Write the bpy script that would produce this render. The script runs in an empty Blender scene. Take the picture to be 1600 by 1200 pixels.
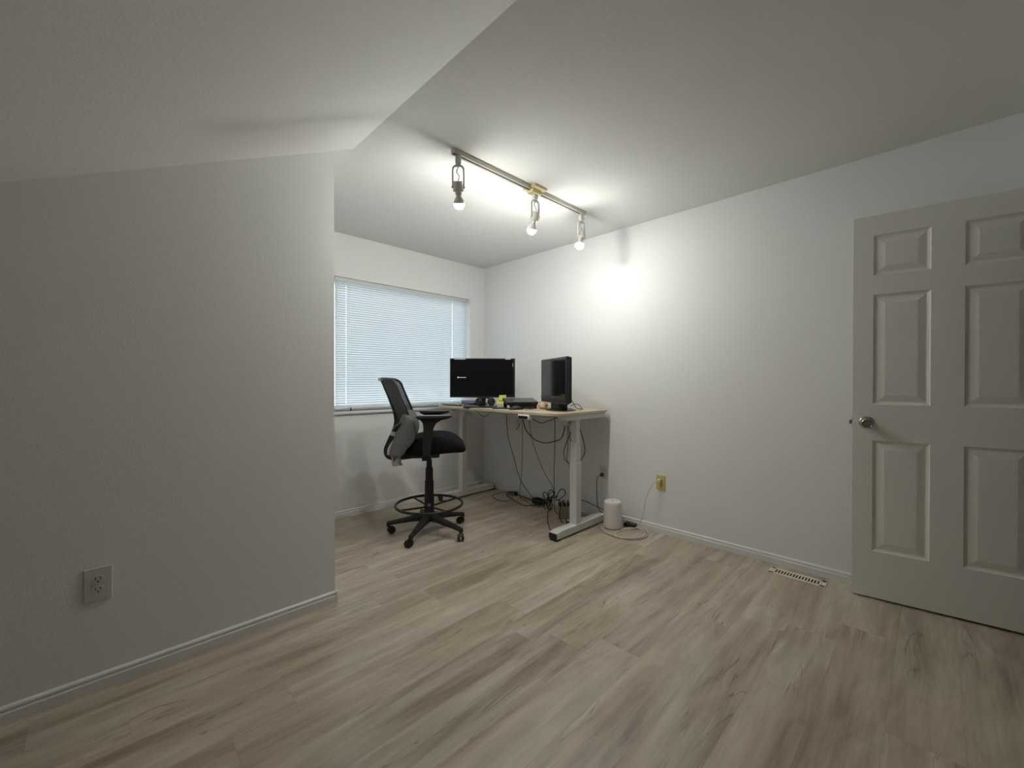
import bpy, bmesh, math, random
from mathutils import Vector, Matrix
random.seed(7)
PI = math.pi
C = bpy.context.scene.collection
sc = bpy.context.scene

# ------------------------------------------------------------ camera, world, exposure
CAMH = 1.1732
cam_d = bpy.data.cameras.new('camera')
cam_d.sensor_width = 36.0
cam_d.sensor_fit = 'HORIZONTAL'
cam_d.lens = 652.56 / 1600 * 36.0
cam_d.clip_start = 0.02
cam = bpy.data.objects.new('camera', cam_d)
C.objects.link(cam)
cam.location = (0, 0, CAMH)
yaw, pitch, roll = math.radians(44.737), math.radians(-0.35), math.radians(0.046)
cam.rotation_euler = (Matrix.Rotation(-yaw, 3, 'Z') @ Matrix.Rotation(PI/2 + pitch, 3, 'X') @ Matrix.Rotation(roll, 3, 'Z')).to_euler()
sc.camera = cam

sc.view_settings.view_transform = 'Standard'
sc.view_settings.look = 'None'
sc.view_settings.gamma = 1
sc.view_settings.use_curve_mapping = False
sc.view_settings.exposure = 2.35

BULB = 96.0          # radiance of the three frosted bulbs
world = bpy.data.worlds.new('overcast')
sc.world = world
world.use_nodes = True
wn, wl = world.node_tree.nodes, world.node_tree.links
bg = wn['Background']
wt = wn.new('ShaderNodeTexCoord'); ws = wn.new('ShaderNodeSeparateXYZ'); wr = wn.new('ShaderNodeValToRGB')
wl.new(wt.outputs['Generated'], ws.inputs[0]); wl.new(ws.outputs['Z'], wr.inputs[0])
wr.color_ramp.elements[0].position = 0.0; wr.color_ramp.elements[0].color = (0.60, 0.66, 0.70, 1)
wr.color_ramp.elements[1].position = 0.5; wr.color_ramp.elements[1].color = (0.80, 0.90, 1.0, 1)
wl.new(wr.outputs[0], bg.inputs[0])
bg.inputs['Strength'].default_value = 1.42

# ------------------------------------------------------------ room numbers (metres)
XR = 3.093      # right wall
YW = 3.571      # window wall
YL = 2.232      # near left wall
X0 = 0.8885     # outside corner of near left wall
X1 = 0.992      # crease between flat and sloped ceiling
SL = 0.4833     # slope of ceiling
H = 2.44
YB = -0.47      # wall behind the camera
XF = -2.2       # far left knee wall
YR = -2.6       # unseen back wall, set far back for less bounce light
XS = 2.05       # side of the hall enclosure

# ------------------------------------------------------------ materials
def mat(name, col, rough=0.5, metal=0.0, spec=0.5, bump=0.0, bscale=200.0, var=0.0, vscale=6.0):
    m = bpy.data.materials.new(name); m.use_nodes = True
    nt = m.node_tree; n = nt.nodes; l = nt.links; b = n['Principled BSDF']
    b.inputs['Base Color'].default_value = (*col, 1); b.inputs['Roughness'].default_value = rough
    b.inputs['Metallic'].default_value = metal; b.inputs['Specular IOR Level'].default_value = spec
    tc = n.new('ShaderNodeTexCoord')
    if var:
        nz = n.new('ShaderNodeTexNoise'); nz.inputs['Scale'].default_value = vscale; nz.inputs['Detail'].default_value = 4
        l.new(tc.outputs['Object'], nz.inputs['Vector'])
        mr = n.new('ShaderNodeMapRange'); mr.inputs[3].default_value = 1 - var; mr.inputs[4].default_value = 1 + var
        l.new(nz.outputs['Fac'], mr.inputs[0])
        mx = n.new('ShaderNodeVectorMath'); mx.operation = 'SCALE'; mx.inputs[0].default_value = col
        l.new(mr.outputs[0], mx.inputs['Scale']); l.new(mx.outputs[0], b.inputs['Base Color'])
    if bump:
        nz = n.new('ShaderNodeTexNoise'); nz.inputs['Scale'].default_value = bscale; nz.inputs['Detail'].default_value = 3
        l.new(tc.outputs['Object'], nz.inputs['Vector'])
        bp = n.new('ShaderNodeBump'); bp.inputs['Strength'].default_value = bump; bp.inputs['Distance'].default_value = 0.002
        l.new(nz.outputs['Fac'], bp.inputs['Height']); l.new(bp.outputs[0], b.inputs['Normal'])
    return m

def emit(name, col, s):
    m = bpy.data.materials.new(name); m.use_nodes = True
    b = m.node_tree.nodes['Principled BSDF']
    b.inputs['Base Color'].default_value = (*col, 1)
    b.inputs['Emission Color'].default_value = (*col, 1); b.inputs['Emission Strength'].default_value = s
    return m

M = {}
M['wall'] = mat('wall paint', (0.84, 0.845, 0.84), 0.62, spec=0.25, bump=0.25, bscale=130, var=0.015, vscale=2)
M['ceil'] = mat('ceiling paint', (0.78, 0.78, 0.755), 0.8, spec=0.15, bump=0.35, bscale=110)
M['trim'] = mat('white trim paint', (0.80, 0.80, 0.78), 0.35, spec=0.4)
M['door'] = mat('door paint', (0.83, 0.83, 0.765), 0.42, spec=0.4, bump=0.12, bscale=90)
M['hall'] = mat('hall paint', (0.35, 0.34, 0.32), 0.8)
M['white'] = mat('white powder coat', (0.66, 0.67, 0.64), 0.42)
M['cream'] = mat('cream enamel', (0.62, 0.60, 0.52), 0.38)
M['yellowed'] = mat('yellowed plastic', (0.72, 0.62, 0.36), 0.4)
M['brassy'] = mat('yellow plate', (0.66, 0.55, 0.19), 0.42)
M['greyplate'] = mat('grey plate', (0.72, 0.66, 0.64), 0.45)
M['black'] = mat('black plastic', (0.010, 0.010, 0.011), 0.38)
M['blackmat'] = mat('black nylon', (0.012, 0.012, 0.013), 0.6)
M['blackfab'] = mat('black seat fabric', (0.012, 0.012, 0.013), 0.92, spec=0.15, bump=0.4, bscale=700)
M['cable'] = mat('cable rubber', (0.011, 0.010, 0.010), 0.5)
M['redcable'] = mat('brown red cable', (0.075, 0.028, 0.02), 0.5)
M['tancable'] = mat('tan braided cable', (0.42, 0.35, 0.27), 0.6)
M['whitecable'] = mat('white cable', (0.72, 0.69, 0.62), 0.45)
M['greycable'] = mat('dark grey cable', (0.07, 0.065, 0.06), 0.5)
M['screen'] = mat('dark glossy screen', (0.006, 0.007, 0.009), 0.12, spec=0.5)
M['bezel'] = mat('dark bezel', (0.012, 0.013, 0.014), 0.33)
M['bezel2'] = mat('dark grey bezel', (0.028, 0.030, 0.036), 0.28)
M['chrome'] = mat('satin nickel', (0.42, 0.38, 0.33), 0.2, metal=1)
M['steel'] = mat('steel', (0.45, 0.45, 0.44), 0.3, metal=1)
M['silver'] = mat('silver plastic', (0.55, 0.56, 0.55), 0.4)
M['greyfab'] = mat('grey woven fabric', (0.17, 0.165, 0.158), 0.95, spec=0.1, bump=0.7, bscale=450, var=0.25, vscale=60)
M['strap'] = mat('pale strap', (0.58, 0.57, 0.55), 0.85, bump=0.3, bscale=400)
M['sticky'] = mat('yellow note paper', (0.68, 0.72, 0.16), 0.7)
M['paper'] = mat('white paper', (0.62, 0.64, 0.68), 0.7)
M['blue'] = mat('blue folder', (0.16, 0.18, 0.36), 0.5)
M['pink'] = mat('pale pink plastic', (0.60, 0.50, 0.50), 0.5)
M['tan'] = mat('tan wrapper', (0.66, 0.47, 0.27), 0.6, bump=0.4, bscale=60)
M['gold'] = mat('gold clip', (0.55, 0.38, 0.12), 0.35, metal=0.7)
M['tower'] = mat('warm white plastic', (0.78, 0.74, 0.70), 0.35)
M['tantower'] = mat('tan plastic', (0.27, 0.21, 0.14), 0.5)
M['label'] = mat('grey sticker', (0.19, 0.20, 0.19), 0.6)
M['vent'] = mat('ivory enamel', (0.80, 0.76, 0.62), 0.4)
M['dark'] = mat('dark void', (0.03, 0.027, 0.022), 0.9)
M['shade'] = mat('laptop grey', (0.10, 0.105, 0.11), 0.38, metal=0.2)
M['glyph'] = emit('screen text', (0.75, 0.78, 0.8), 0.09)
M['bulb'] = emit('lit frosted bulb', (0.99, 0.985, 0.925), BULB)

def desk_wood():
    m = bpy.data.materials.new('bamboo desktop'); m.use_nodes = True
    nt = m.node_tree; n = nt.nodes; l = nt.links; b = n['Principled BSDF']
    tc = n.new('ShaderNodeTexCoord'); mp = n.new('ShaderNodeMapping'); mp.inputs['Scale'].default_value = (18, 1.2, 18)
    nz = n.new('ShaderNodeTexNoise'); nz.inputs['Scale'].default_value = 3; nz.inputs['Detail'].default_value = 5
    cr = n.new('ShaderNodeValToRGB')
    cr.color_ramp.elements[0].position = 0.3; cr.color_ramp.elements[0].color = (0.56, 0.455, 0.32, 1)
    cr.color_ramp.elements[1].position = 0.7; cr.color_ramp.elements[1].color = (0.66, 0.55, 0.405, 1)
    l.new(tc.outputs['Object'], mp.inputs[0]); l.new(mp.outputs[0], nz.inputs['Vector']); l.new(nz.outputs['Fac'], cr.inputs[0])
    l.new(cr.outputs[0], b.inputs['Base Color']); b.inputs['Roughness'].default_value = 0.4
    return m
M['wood'] = desk_wood()

def slat_mat():
    m = bpy.data.materials.new('blind slat enamel'); m.use_nodes = True
    nt = m.node_tree; n = nt.nodes; l = nt.links
    out = n['Material Output']; b = n['Principled BSDF']
    b.inputs['Base Color'].default_value = (0.66, 0.68, 0.69, 1); b.inputs['Roughness'].default_value = 0.4
    t = n.new('ShaderNodeBsdfTranslucent'); t.inputs['Color'].default_value = (0.66, 0.70, 0.72, 1)
    mx = n.new('ShaderNodeMixShader'); mx.inputs[0].default_value = 0.27
    l.new(b.outputs[0], mx.inputs[1]); l.new(t.outputs[0], mx.inputs[2]); l.new(mx.outputs[0], out.inputs[0])
    return m
M['slat'] = slat_mat()

def glass_mat():
    m = bpy.data.materials.new('window glass'); m.use_nodes = True
    nt = m.node_tree; n = nt.nodes; l = nt.links; out = n['Material Output']
    n.remove(n['Principled BSDF'])
    tr = n.new('ShaderNodeBsdfTransparent'); tr.inputs[0].default_value = (0.93, 0.95, 0.95, 1)
    gl = n.new('ShaderNodeBsdfGlossy'); gl.inputs['Roughness'].default_value = 0.02
    fr = n.new('ShaderNodeFresnel'); fr.inputs['IOR'].default_value = 1.45
    mx = n.new('ShaderNodeMixShader')
    l.new(fr.outputs[0], mx.inputs[0]); l.new(tr.outputs[0], mx.inputs[1]); l.new(gl.outputs[0], mx.inputs[2]); l.new(mx.outputs[0], out.inputs[0])
    return m
M['glass'] = glass_mat()

def mesh_mat():
    m = bpy.data.materials.new('chair back mesh'); m.use_nodes = True
    nt = m.node_tree; n = nt.nodes; l = nt.links; out = n['Material Output']; b = n['Principled BSDF']
    b.inputs['Base Color'].default_value = (0.055, 0.057, 0.060, 1); b.inputs['Roughness'].default_value = 0.8
    tr = n.new('ShaderNodeBsdfTransparent')
    mx = n.new('ShaderNodeMixShader'); mx.inputs[0].default_value = 0.30
    l.new(b.outputs[0], mx.inputs[1]); l.new(tr.outputs[0], mx.inputs[2]); l.new(mx.outputs[0], out.inputs[0])
    return m
M['mesh'] = mesh_mat()

def floor_mat():
    m = bpy.data.materials.new('grey oak laminate'); m.use_nodes = True
    nt = m.node_tree; n = nt.nodes; l = nt.links; b = n['Principled BSDF']
    def math_(op, a=None, bb=None, c=None):
        x = n.new('ShaderNodeMath'); x.operation = op
        for i, v in enumerate((a, bb, c)):
            if v is None: continue
            if isinstance(v, (int, float)): x.inputs[i].default_value = v
            else: l.new(v, x.inputs[i])
        return x.outputs[0]
    tc = n.new('ShaderNodeTexCoord'); sp = n.new('ShaderNodeSeparateXYZ'); l.new(tc.outputs['Object'], sp.inputs[0])
    W, L = 0.19, 1.22
    ry = math_('DIVIDE', math_('SUBTRACT', sp.outputs['Y'], 0.49 - 0.19 * 10), W)
    row = math_('FLOOR', ry); fy = math_('FRACT', ry)
    wn1 = n.new('ShaderNodeTexWhiteNoise'); wn1.noise_dimensions = '1D'; l.new(row, wn1.inputs['W'])
    rx = math_('DIVIDE', math_('ADD', sp.outputs['X'], math_('MULTIPLY', wn1.outputs['Value'], 7.3)), L)
    col = math_('FLOOR', rx); fx = math_('FRACT', rx)
    pid = math_('ADD', math_('MULTIPLY', row, 13.37), math_('MULTIPLY', col, 3.71))
    wn2 = n.new('ShaderNodeTexWhiteNoise'); wn2.noise_dimensions = '1D'; l.new(pid, wn2.inputs['W'])
    # grain coordinates, shifted per plank
    cb = n.new('ShaderNodeCombineXYZ')
    l.new(math_('ADD', sp.outputs['X'], math_('MULTIPLY', wn2.outputs['Value'], 31.0)), cb.inputs[0])
    l.new(sp.outputs['Y'], cb.inputs[1]); l.new(math_('MULTIPLY', pid, 0.77), cb.inputs[2])
    def noise(scale, detail, rough, dist, vec=(1, 1, 1)):
        mp = n.new('ShaderNodeMapping'); mp.inputs['Scale'].default_value = vec
        l.new(cb.outputs[0], mp.inputs[0])
        z = n.new('ShaderNodeTexNoise'); z.inputs['Scale'].default_value = scale; z.inputs['Detail'].default_value = detail
        z.inputs['Roughness'].default_value = rough; z.inputs['Distortion'].default_value = dist
        l.new(mp.outputs[0], z.inputs['Vector']); return z.outputs['Fac']
    broad = noise(1.0, 4, 0.55, 1.1, (0.75, 7.0, 1))      # long smoky bands
    warm = noise(1.0, 2, 0.5, 0.6, (0.8, 4.0, 1))         # warmer brown areas
    grain = noise(1.0, 7, 0.66, 0.6, (2.0, 48, 1))        # fine fibres
    knot = noise(1.0, 3, 0.55, 2.2, (1.6, 7.0, 1))        # cloudy knots
    streak = noise(1.0, 3, 0.5, 1.5, (0.8, 10, 1))        # dark cracks
    cr = n.new('ShaderNodeValToRGB'); e = cr.color_ramp.elements
    e[0].position = 0.33; e[0].color = (0.285, 0.220, 0.158, 1)
    e[1].position = 0.68; e[1].color = (0.67, 0.600, 0.500, 1)
    e2 = cr.color_ramp.elements.new(0.5); e2.color = (0.475, 0.402, 0.315, 1)
    mixv = math_('ADD', math_('ADD', math_('MULTIPLY', broad, 0.52), math_('MULTIPLY', grain, 0.22)), math_('MULTIPLY', knot, 0.26))
    mixv = math_('ADD', math_('MULTIPLY', math_('SUBTRACT', mixv, 0.5), 1.12), 0.5)
    mixv = math_('ADD', mixv, math_('MULTIPLY', math_('SUBTRACT', wn2.outputs['Value'], 0.5), 0.05))
    l.new(mixv, cr.inputs[0])
    wm = n.new('ShaderNodeMapRange'); wm.inputs[1].default_value = 0.48; wm.inputs[2].default_value = 0.68; wm.inputs[4].default_value = 0.55
    l.new(warm, wm.inputs[0])
    tint = n.new('ShaderNodeMix'); tint.data_type = 'RGBA'; tint.blend_type = 'MULTIPLY'
    l.new(wm.outputs[0], tint.inputs['Factor']); l.new(cr.outputs[0], tint.inputs['A']); tint.inputs['B'].default_value = (0.95, 0.84, 0.74, 1)
    # thin dark vein where the distorted noise crosses one level
    vd = math_('ABSOLUTE', math_('SUBTRACT', streak, 0.43))
    vein = n.new('ShaderNodeMapRange'); vein.inputs[1].default_value = 0.0; vein.inputs[2].default_value = 0.016
    vein.inputs[3].default_value = 0.58; vein.inputs[4].default_value = 1.0; l.new(vd, vein.inputs[0])
    gate = noise(1.0, 2, 0.5, 0.3, (1.6, 3.5, 1))
    gm = n.new('ShaderNodeMapRange'); gm.inputs[1].default_value = 0.47; gm.inputs[2].default_value = 0.58; l.new(gate, gm.inputs[0])
    vmix = math_('ADD', 1.0, math_('MULTIPLY', math_('SUBTRACT', vein.outputs[0], 1.0), gm.outputs[0]))
    # joints
    ey = math_('MINIMUM', fy, math_('SUBTRACT', 1.0, fy)); ex = math_('MINIMUM', fx, math_('SUBTRACT', 1.0, fx))
    jd = math_('MINIMUM', math_('MULTIPLY', ey, W), math_('MULTIPLY', ex, L))
    jm = n.new('ShaderNodeMapRange'); jm.inputs[1].default_value = 0.0006; jm.inputs[2].default_value = 0.0016
    jm.inputs[3].default_value = 0.86; jm.inputs[4].default_value = 1.0; l.new(jd, jm.inputs[0])
    fac = math_('MULTIPLY', vmix, jm.outputs[0])
    vm = n.new('ShaderNodeVectorMath'); vm.operation = 'SCALE'; l.new(tint.outputs['Result'], vm.inputs[0]); l.new(fac, vm.inputs['Scale'])
    l.new(vm.outputs[0], b.inputs['Base Color'])
    rr = n.new('ShaderNodeMapRange'); rr.inputs[3].default_value = 0.30; rr.inputs[4].default_value = 0.42; l.new(grain, rr.inputs[0])
    l.new(rr.outputs[0], b.inputs['Roughness']); b.inputs['Specular IOR Level'].default_value = 0.5
    bp = n.new('ShaderNodeBump'); bp.inputs['Strength'].default_value = 0.12; bp.inputs['Distance'].default_value = 0.001
    l.new(math_('MULTIPLY', grain, fac), bp.inputs['Height']); l.new(bp.outputs[0], b.inputs['Normal'])
    return m
M['floor'] = floor_mat()

# ------------------------------------------------------------ mesh helpers
def link(name, me, m, parent=None, smooth=False):
    o = bpy.data.objects.new(name, me); C.objects.link(o)
    if m is not None: me.materials.append(m)
    if parent is not None: o.parent = parent
    if smooth:
        for p in me.polygons: p.use_smooth = True
    return o

def obj(name, bm, m, parent=None, smooth=False, sub=0, auto=None):
    bmesh.ops.recalc_face_normals(bm, faces=bm.faces)
    me = bpy.data.meshes.new(name); bm.to_mesh(me); bm.free()
    o = link(name, me, m, parent, smooth or auto is not None)
    if auto is not None:
        me.update()
        for e in me.edges: pass
        bm2 = bmesh.new(); bm2.from_mesh(me)
        for e in bm2.edges:
            if len(e.link_faces) == 2 and e.calc_face_angle(0) > math.radians(auto): e.smooth = False
        bm2.to_mesh(me); bm2.free()
    if sub:
        s = o.modifiers.new('sub', 'SUBSURF'); s.levels = sub; s.render_levels = sub
    return o

def box(bm, lo, hi, bevel=0.0, seg=2, mtx=None):
    b = bmesh.new()
    bmesh.ops.create_cube(b, size=1)
    for v in b.verts:
        v.co = Vector((lo[i] + (v.co[i] + 0.5) * (hi[i] - lo[i]) for i in range(3)))
    if bevel: bmesh.ops.bevel(b, geom=list(b.edges), offset=bevel, segments=seg, affect='EDGES', profile=0.5)
    join(bm, b, mtx)

def join(bm, b, mtx=None):
    if mtx is not None: bmesh.ops.transform(b, matrix=mtx, verts=b.verts)
    vm = {}
    for v in b.verts: vm[v] = bm.verts.new(v.co)
    for f in b.faces:
        try: bm.faces.new([vm[v] for v in f.verts])
        except ValueError: pass
    b.free()

def prism(bm, pts, axis, a, b_, bevel=0.0, seg=2, mtx=None):
    """pts: 2-D outline in the two other axes (in x,y,z order); extruded along axis from a to b_"""
    t = bmesh.new()
    def P(p, w):
        c = [0, 0, 0]; k = [i for i in range(3) if i != axis]
        c[k[0]], c[k[1]] = p; c[axis] = w; return c
    v0 = [t.verts.new(P(p, a)) for p in pts]; v1 = [t.verts.new(P(p, b_)) for p in pts]
    n = len(pts)
    t.faces.new(v0[::-1]); t.faces.new(v1)
    for i in range(n): t.faces.new([v0[i], v0[(i+1) % n], v1[(i+1) % n], v1[i]])
    bmesh.ops.recalc_face_normals(t, faces=t.faces)
    if bevel: bmesh.ops.bevel(t, geom=list(t.edges), offset=bevel, segments=seg, affect='EDGES', profile=0.5)
    join(bm, t, mtx)

def lathe(bm, prof, n=32, mtx=None, cap=True):
    """prof: (radius, z) pairs around local z"""
    t = bmesh.new(); rings = []
    for r, z in prof:
        if r < 1e-6: rings.append([t.verts.new((0, 0, z))])
        else: rings.append([t.verts.new((r*math.cos(2*PI*i/n), r*math.sin(2*PI*i/n), z)) for i in range(n)])
    for a, b_ in zip(rings[:-1], rings[1:]):
        for i in range(n):
            q = [a[i % len(a)], a[(i+1) % len(a)], b_[(i+1) % len(b_)], b_[i % len(b_)]]
            u = []
            for v in q:
                if v not in u: u.append(v)
            if len(u) > 2: t.faces.new(u)
    if cap:
        for r in (rings[0], rings[-1]):
            if len(r) > 2: t.faces.new(r)
    join(bm, t, mtx)

def spline(pts, k=6, closed=False):
    P = [Vector(p) for p in pts]; n = len(P); out = []
    rng = n if closed else n - 1
    for i in range(rng):
        g = lambda j: P[j % n] if closed else P[max(0, min(n-1, j))]
        a, b, c, d = g(i-1), g(i), g(i+1), g(i+2)
        for s in range(k):
            t = s / k
            out.append(0.5*((2*b) + (c-a)*t + (2*a-5*b+4*c-d)*t*t + (3*b-a-3*c+d)*t**3))
    if not closed: out.append(P[-1])
    return out

def tube(bm, pts, r, n=8, k=6, closed=False, smooth=True, rr=None):
    P = spline(pts, k, closed) if smooth else [Vector(p) for p in pts]
    t = bmesh.new(); rings = []; N = len(P); up = None
    for i, p in enumerate(P):
        a = P[(i-1) % N] if (closed or i > 0) else p
        b = P[(i+1) % N] if (closed or i < N-1) else p
        d = (b - a)
        if d.length < 1e-9: d = Vector((0, 0, 1))
        d.normalize()
        if up is None:
            up = d.orthogonal().normalized()
        up = (up - d * up.dot(d))
        if up.length < 1e-6: up = d.orthogonal()
        up.normalize(); s = d.cross(up)
        R = r if rr is None else rr(i/(N-1))
        rings.append([t.verts.new(p + (up*math.cos(2*PI*j/n) + s*math.sin(2*PI*j/n))*R) for j in range(n)])
    for i in range(N if closed else N-1):
        a, b = rings[i], rings[(i+1) % N]
        for j in range(n): t.faces.new([a[j], a[(j+1) % n], b[(j+1) % n], b[j]])
    if not closed: t.faces.new(rings[0][::-1]); t.faces.new(rings[-1])
    join(bm, t)

def loft(bm, rings, mtx=None, cap=True):
    t = bmesh.new(); R = [[t.verts.new(p) for p in r] for r in rings]; n = len(R[0])
    for a, b in zip(R[:-1], R[1:]):
        for j in range(n): t.faces.new([a[j], a[(j+1) % n], b[(j+1) % n], b[j]])
    if cap: t.faces.new(R[0][::-1]); t.faces.new(R[-1])
    join(bm, t, mtx)

def thing(name, label, cat, loc=(0, 0, 0), rz=0.0, group=None):
    o = bpy.data.objects.new(name, None); C.objects.link(o)
    o.location = loc; o.rotation_euler = (0, 0, rz); o['label'] = label; o['category'] = cat
    o.empty_display_size = 0.1
    if group: o['group'] = group
    return o

def tag(o, label, cat, group=None):
    o['label'] = label; o['category'] = cat
    if group: o['group'] = group
    return o

def struct(o):
    o['kind'] = 'structure'; return o

def B(): return bmesh.new()
def T(x, y, z): return Matrix.Translation((x, y, z))
def RX(a): return Matrix.Rotation(a, 4, 'X')
def RY(a): return Matrix.Rotation(a, 4, 'Y')
def RZ(a): return Matrix.Rotation(a, 4, 'Z')

# ------------------------------------------------------------ the room
b = B(); box(b, (XF-0.1, YR-0.1, -0.1), (XR+0.1, YW+0.1, 0)); struct(obj('floor', b, M['floor']))

b = B()
box(b, (X0-0.1, YR-0.1, H), (XR+0.1, YW+0.1, H+0.1))
zl = H - SL*(X1-XF+0.1)
prism(b, [(X1, H), (XF-0.1, zl), (XF-0.1, zl+0.25), (X0-0.1, H+0.1), (X1, H+0.1)], 1, YR-0.1, YL)
struct(obj('ceiling', b, M['ceil']))

# window opening
WX0, WX1, WZ0, WZ1 = 1.385, 2.892, 0.915, 2.068
WT = 0.13
b = B()
box(b, (X0-0.1, YW, 0), (WX0, YW+WT, H)); box(b, (WX1, YW, 0), (XR+0.1, YW+WT, H))
box(b, (WX0, YW, 0), (WX1, YW+WT, WZ0)); box(b, (WX0, YW, WZ1), (WX1, YW+WT, H))
struct(obj('wall_window', b, M['wall']))
b = B(); box(b, (XR, YB-0.1, 0), (XR+0.1, YW, H)); struct(obj('wall_right', b, M['wall']))
b = B(); box(b, (XF, YL, 0), (X0, YL+0.1, H)); struct(obj('wall_left', b, M['wall']))
b = B(); box(b, (X0-0.1, YL+0.1, 0), (X0, YW, H)); struct(obj('wall_alcove', b, M['wall']))
b = B(); box(b, (XF-0.1, YR-0.1, 0), (XF, YL+0.1, H-SL*(X1-XF)+0.01)); struct(obj('wall_knee', b, M['wall']))
DX0, DX1, DH = 2.255, 3.035, 2.075
b = B()
box(b, (XF, YR-0.1, 0), (XS, YR, H)); box(b, (XS, YR-0.1, 0), (XS+0.1, YB, H)); box(b, (XS+0.1, YB-0.1, 0), (DX0, YB, H)); box(b, (DX1, YB-0.1, 0), (XR, YB, H)); box(b, (DX0, YB-0.1, DH), (DX1, YB, H))
struct(obj('wall_back', b, M['wall']))
b = B()
box(b, (XS+0.1, YB-1.5, 0), (XR+0.1, YB-1.4, H)); box(b, (XR, YB-1.4, 0), (XR+0.1, YB-0.1, H))
struct(obj('wall_hallway', b, M['hall']))
b = B()
box(b, (DX0-0.055, YB, 0), (DX0, YB+0.015, DH+0.055), 0.003); box(b, (DX0, YB, DH), (DX1, YB+0.015, DH+0.055), 0.003)
box(b, (DX1, YB, 0), (XR-0.002, YB+0.012, DH+0.055), 0.002)
struct(obj('trim_1', b, M['trim']))

# baseboards with a moulded top
BP = [(0, 0), (0.011, 0), (0.012, 0.038), (0.009, 0.043), (0.0085, 0.048), (0.0105, 0.052), (0.009, 0.058), (0.004, 0.062), (0, 0.063)]
def baseboard(name, axis, base, sgn, a, b_):
    bb = B()
    pts = [(base + sgn*p[0], p[1]) for p in BP]
    prism(bb, pts, axis, a, b_)
    struct(obj(name, bb, M['trim']))
baseboard('baseboard_left', 0, YL, -1, XF, X0+0.012)
baseboard('baseboard_window', 0, YW, -1, 1.0, XR-0.012)
baseboard('baseboard_right', 1, XR, -1, YB+0.02, YW)
baseboard('baseboard_alcove', 1, X0, 1, YL-0.012, YW-0.2)
baseboard('baseboard_back', 0, YR, 1, XF, XS)

# window frame, sill and glass
b = B()
fy0, fy1 = YW+0.085, YW+0.125
box(b, (WX0, fy0, WZ0), (WX0+0.04, fy1, WZ1), 0.003); box(b, (WX1-0.04, fy0, WZ0), (WX1, fy1, WZ1), 0.003)
box(b, (WX0, fy0, WZ0), (WX1, fy1, WZ0+0.045), 0.003); box(b, (WX0, fy0, WZ1-0.045), (WX1, fy1, WZ1), 0.003)
win = struct(obj('window_1', b, M['trim']))
for xa, xb in ((WX0+0.04, WX1-0.04),):
    b = B(); box(b, (xa, fy0+0.018, WZ0+0.045), (xb, fy0+0.023, WZ1-0.045)); obj('pane', b, M['glass'], win)
b = B()
box(b, (1.0, YW-0.028, WZ0-0.024), (WX1+0.03, YW+0.0, WZ0), 0.004)
box(b, (WX0, YW-0.01, WZ0-0.022), (WX1, YW+0.085, WZ0), 0.001)
obj('window_sill', b, M['trim'], win)

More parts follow.
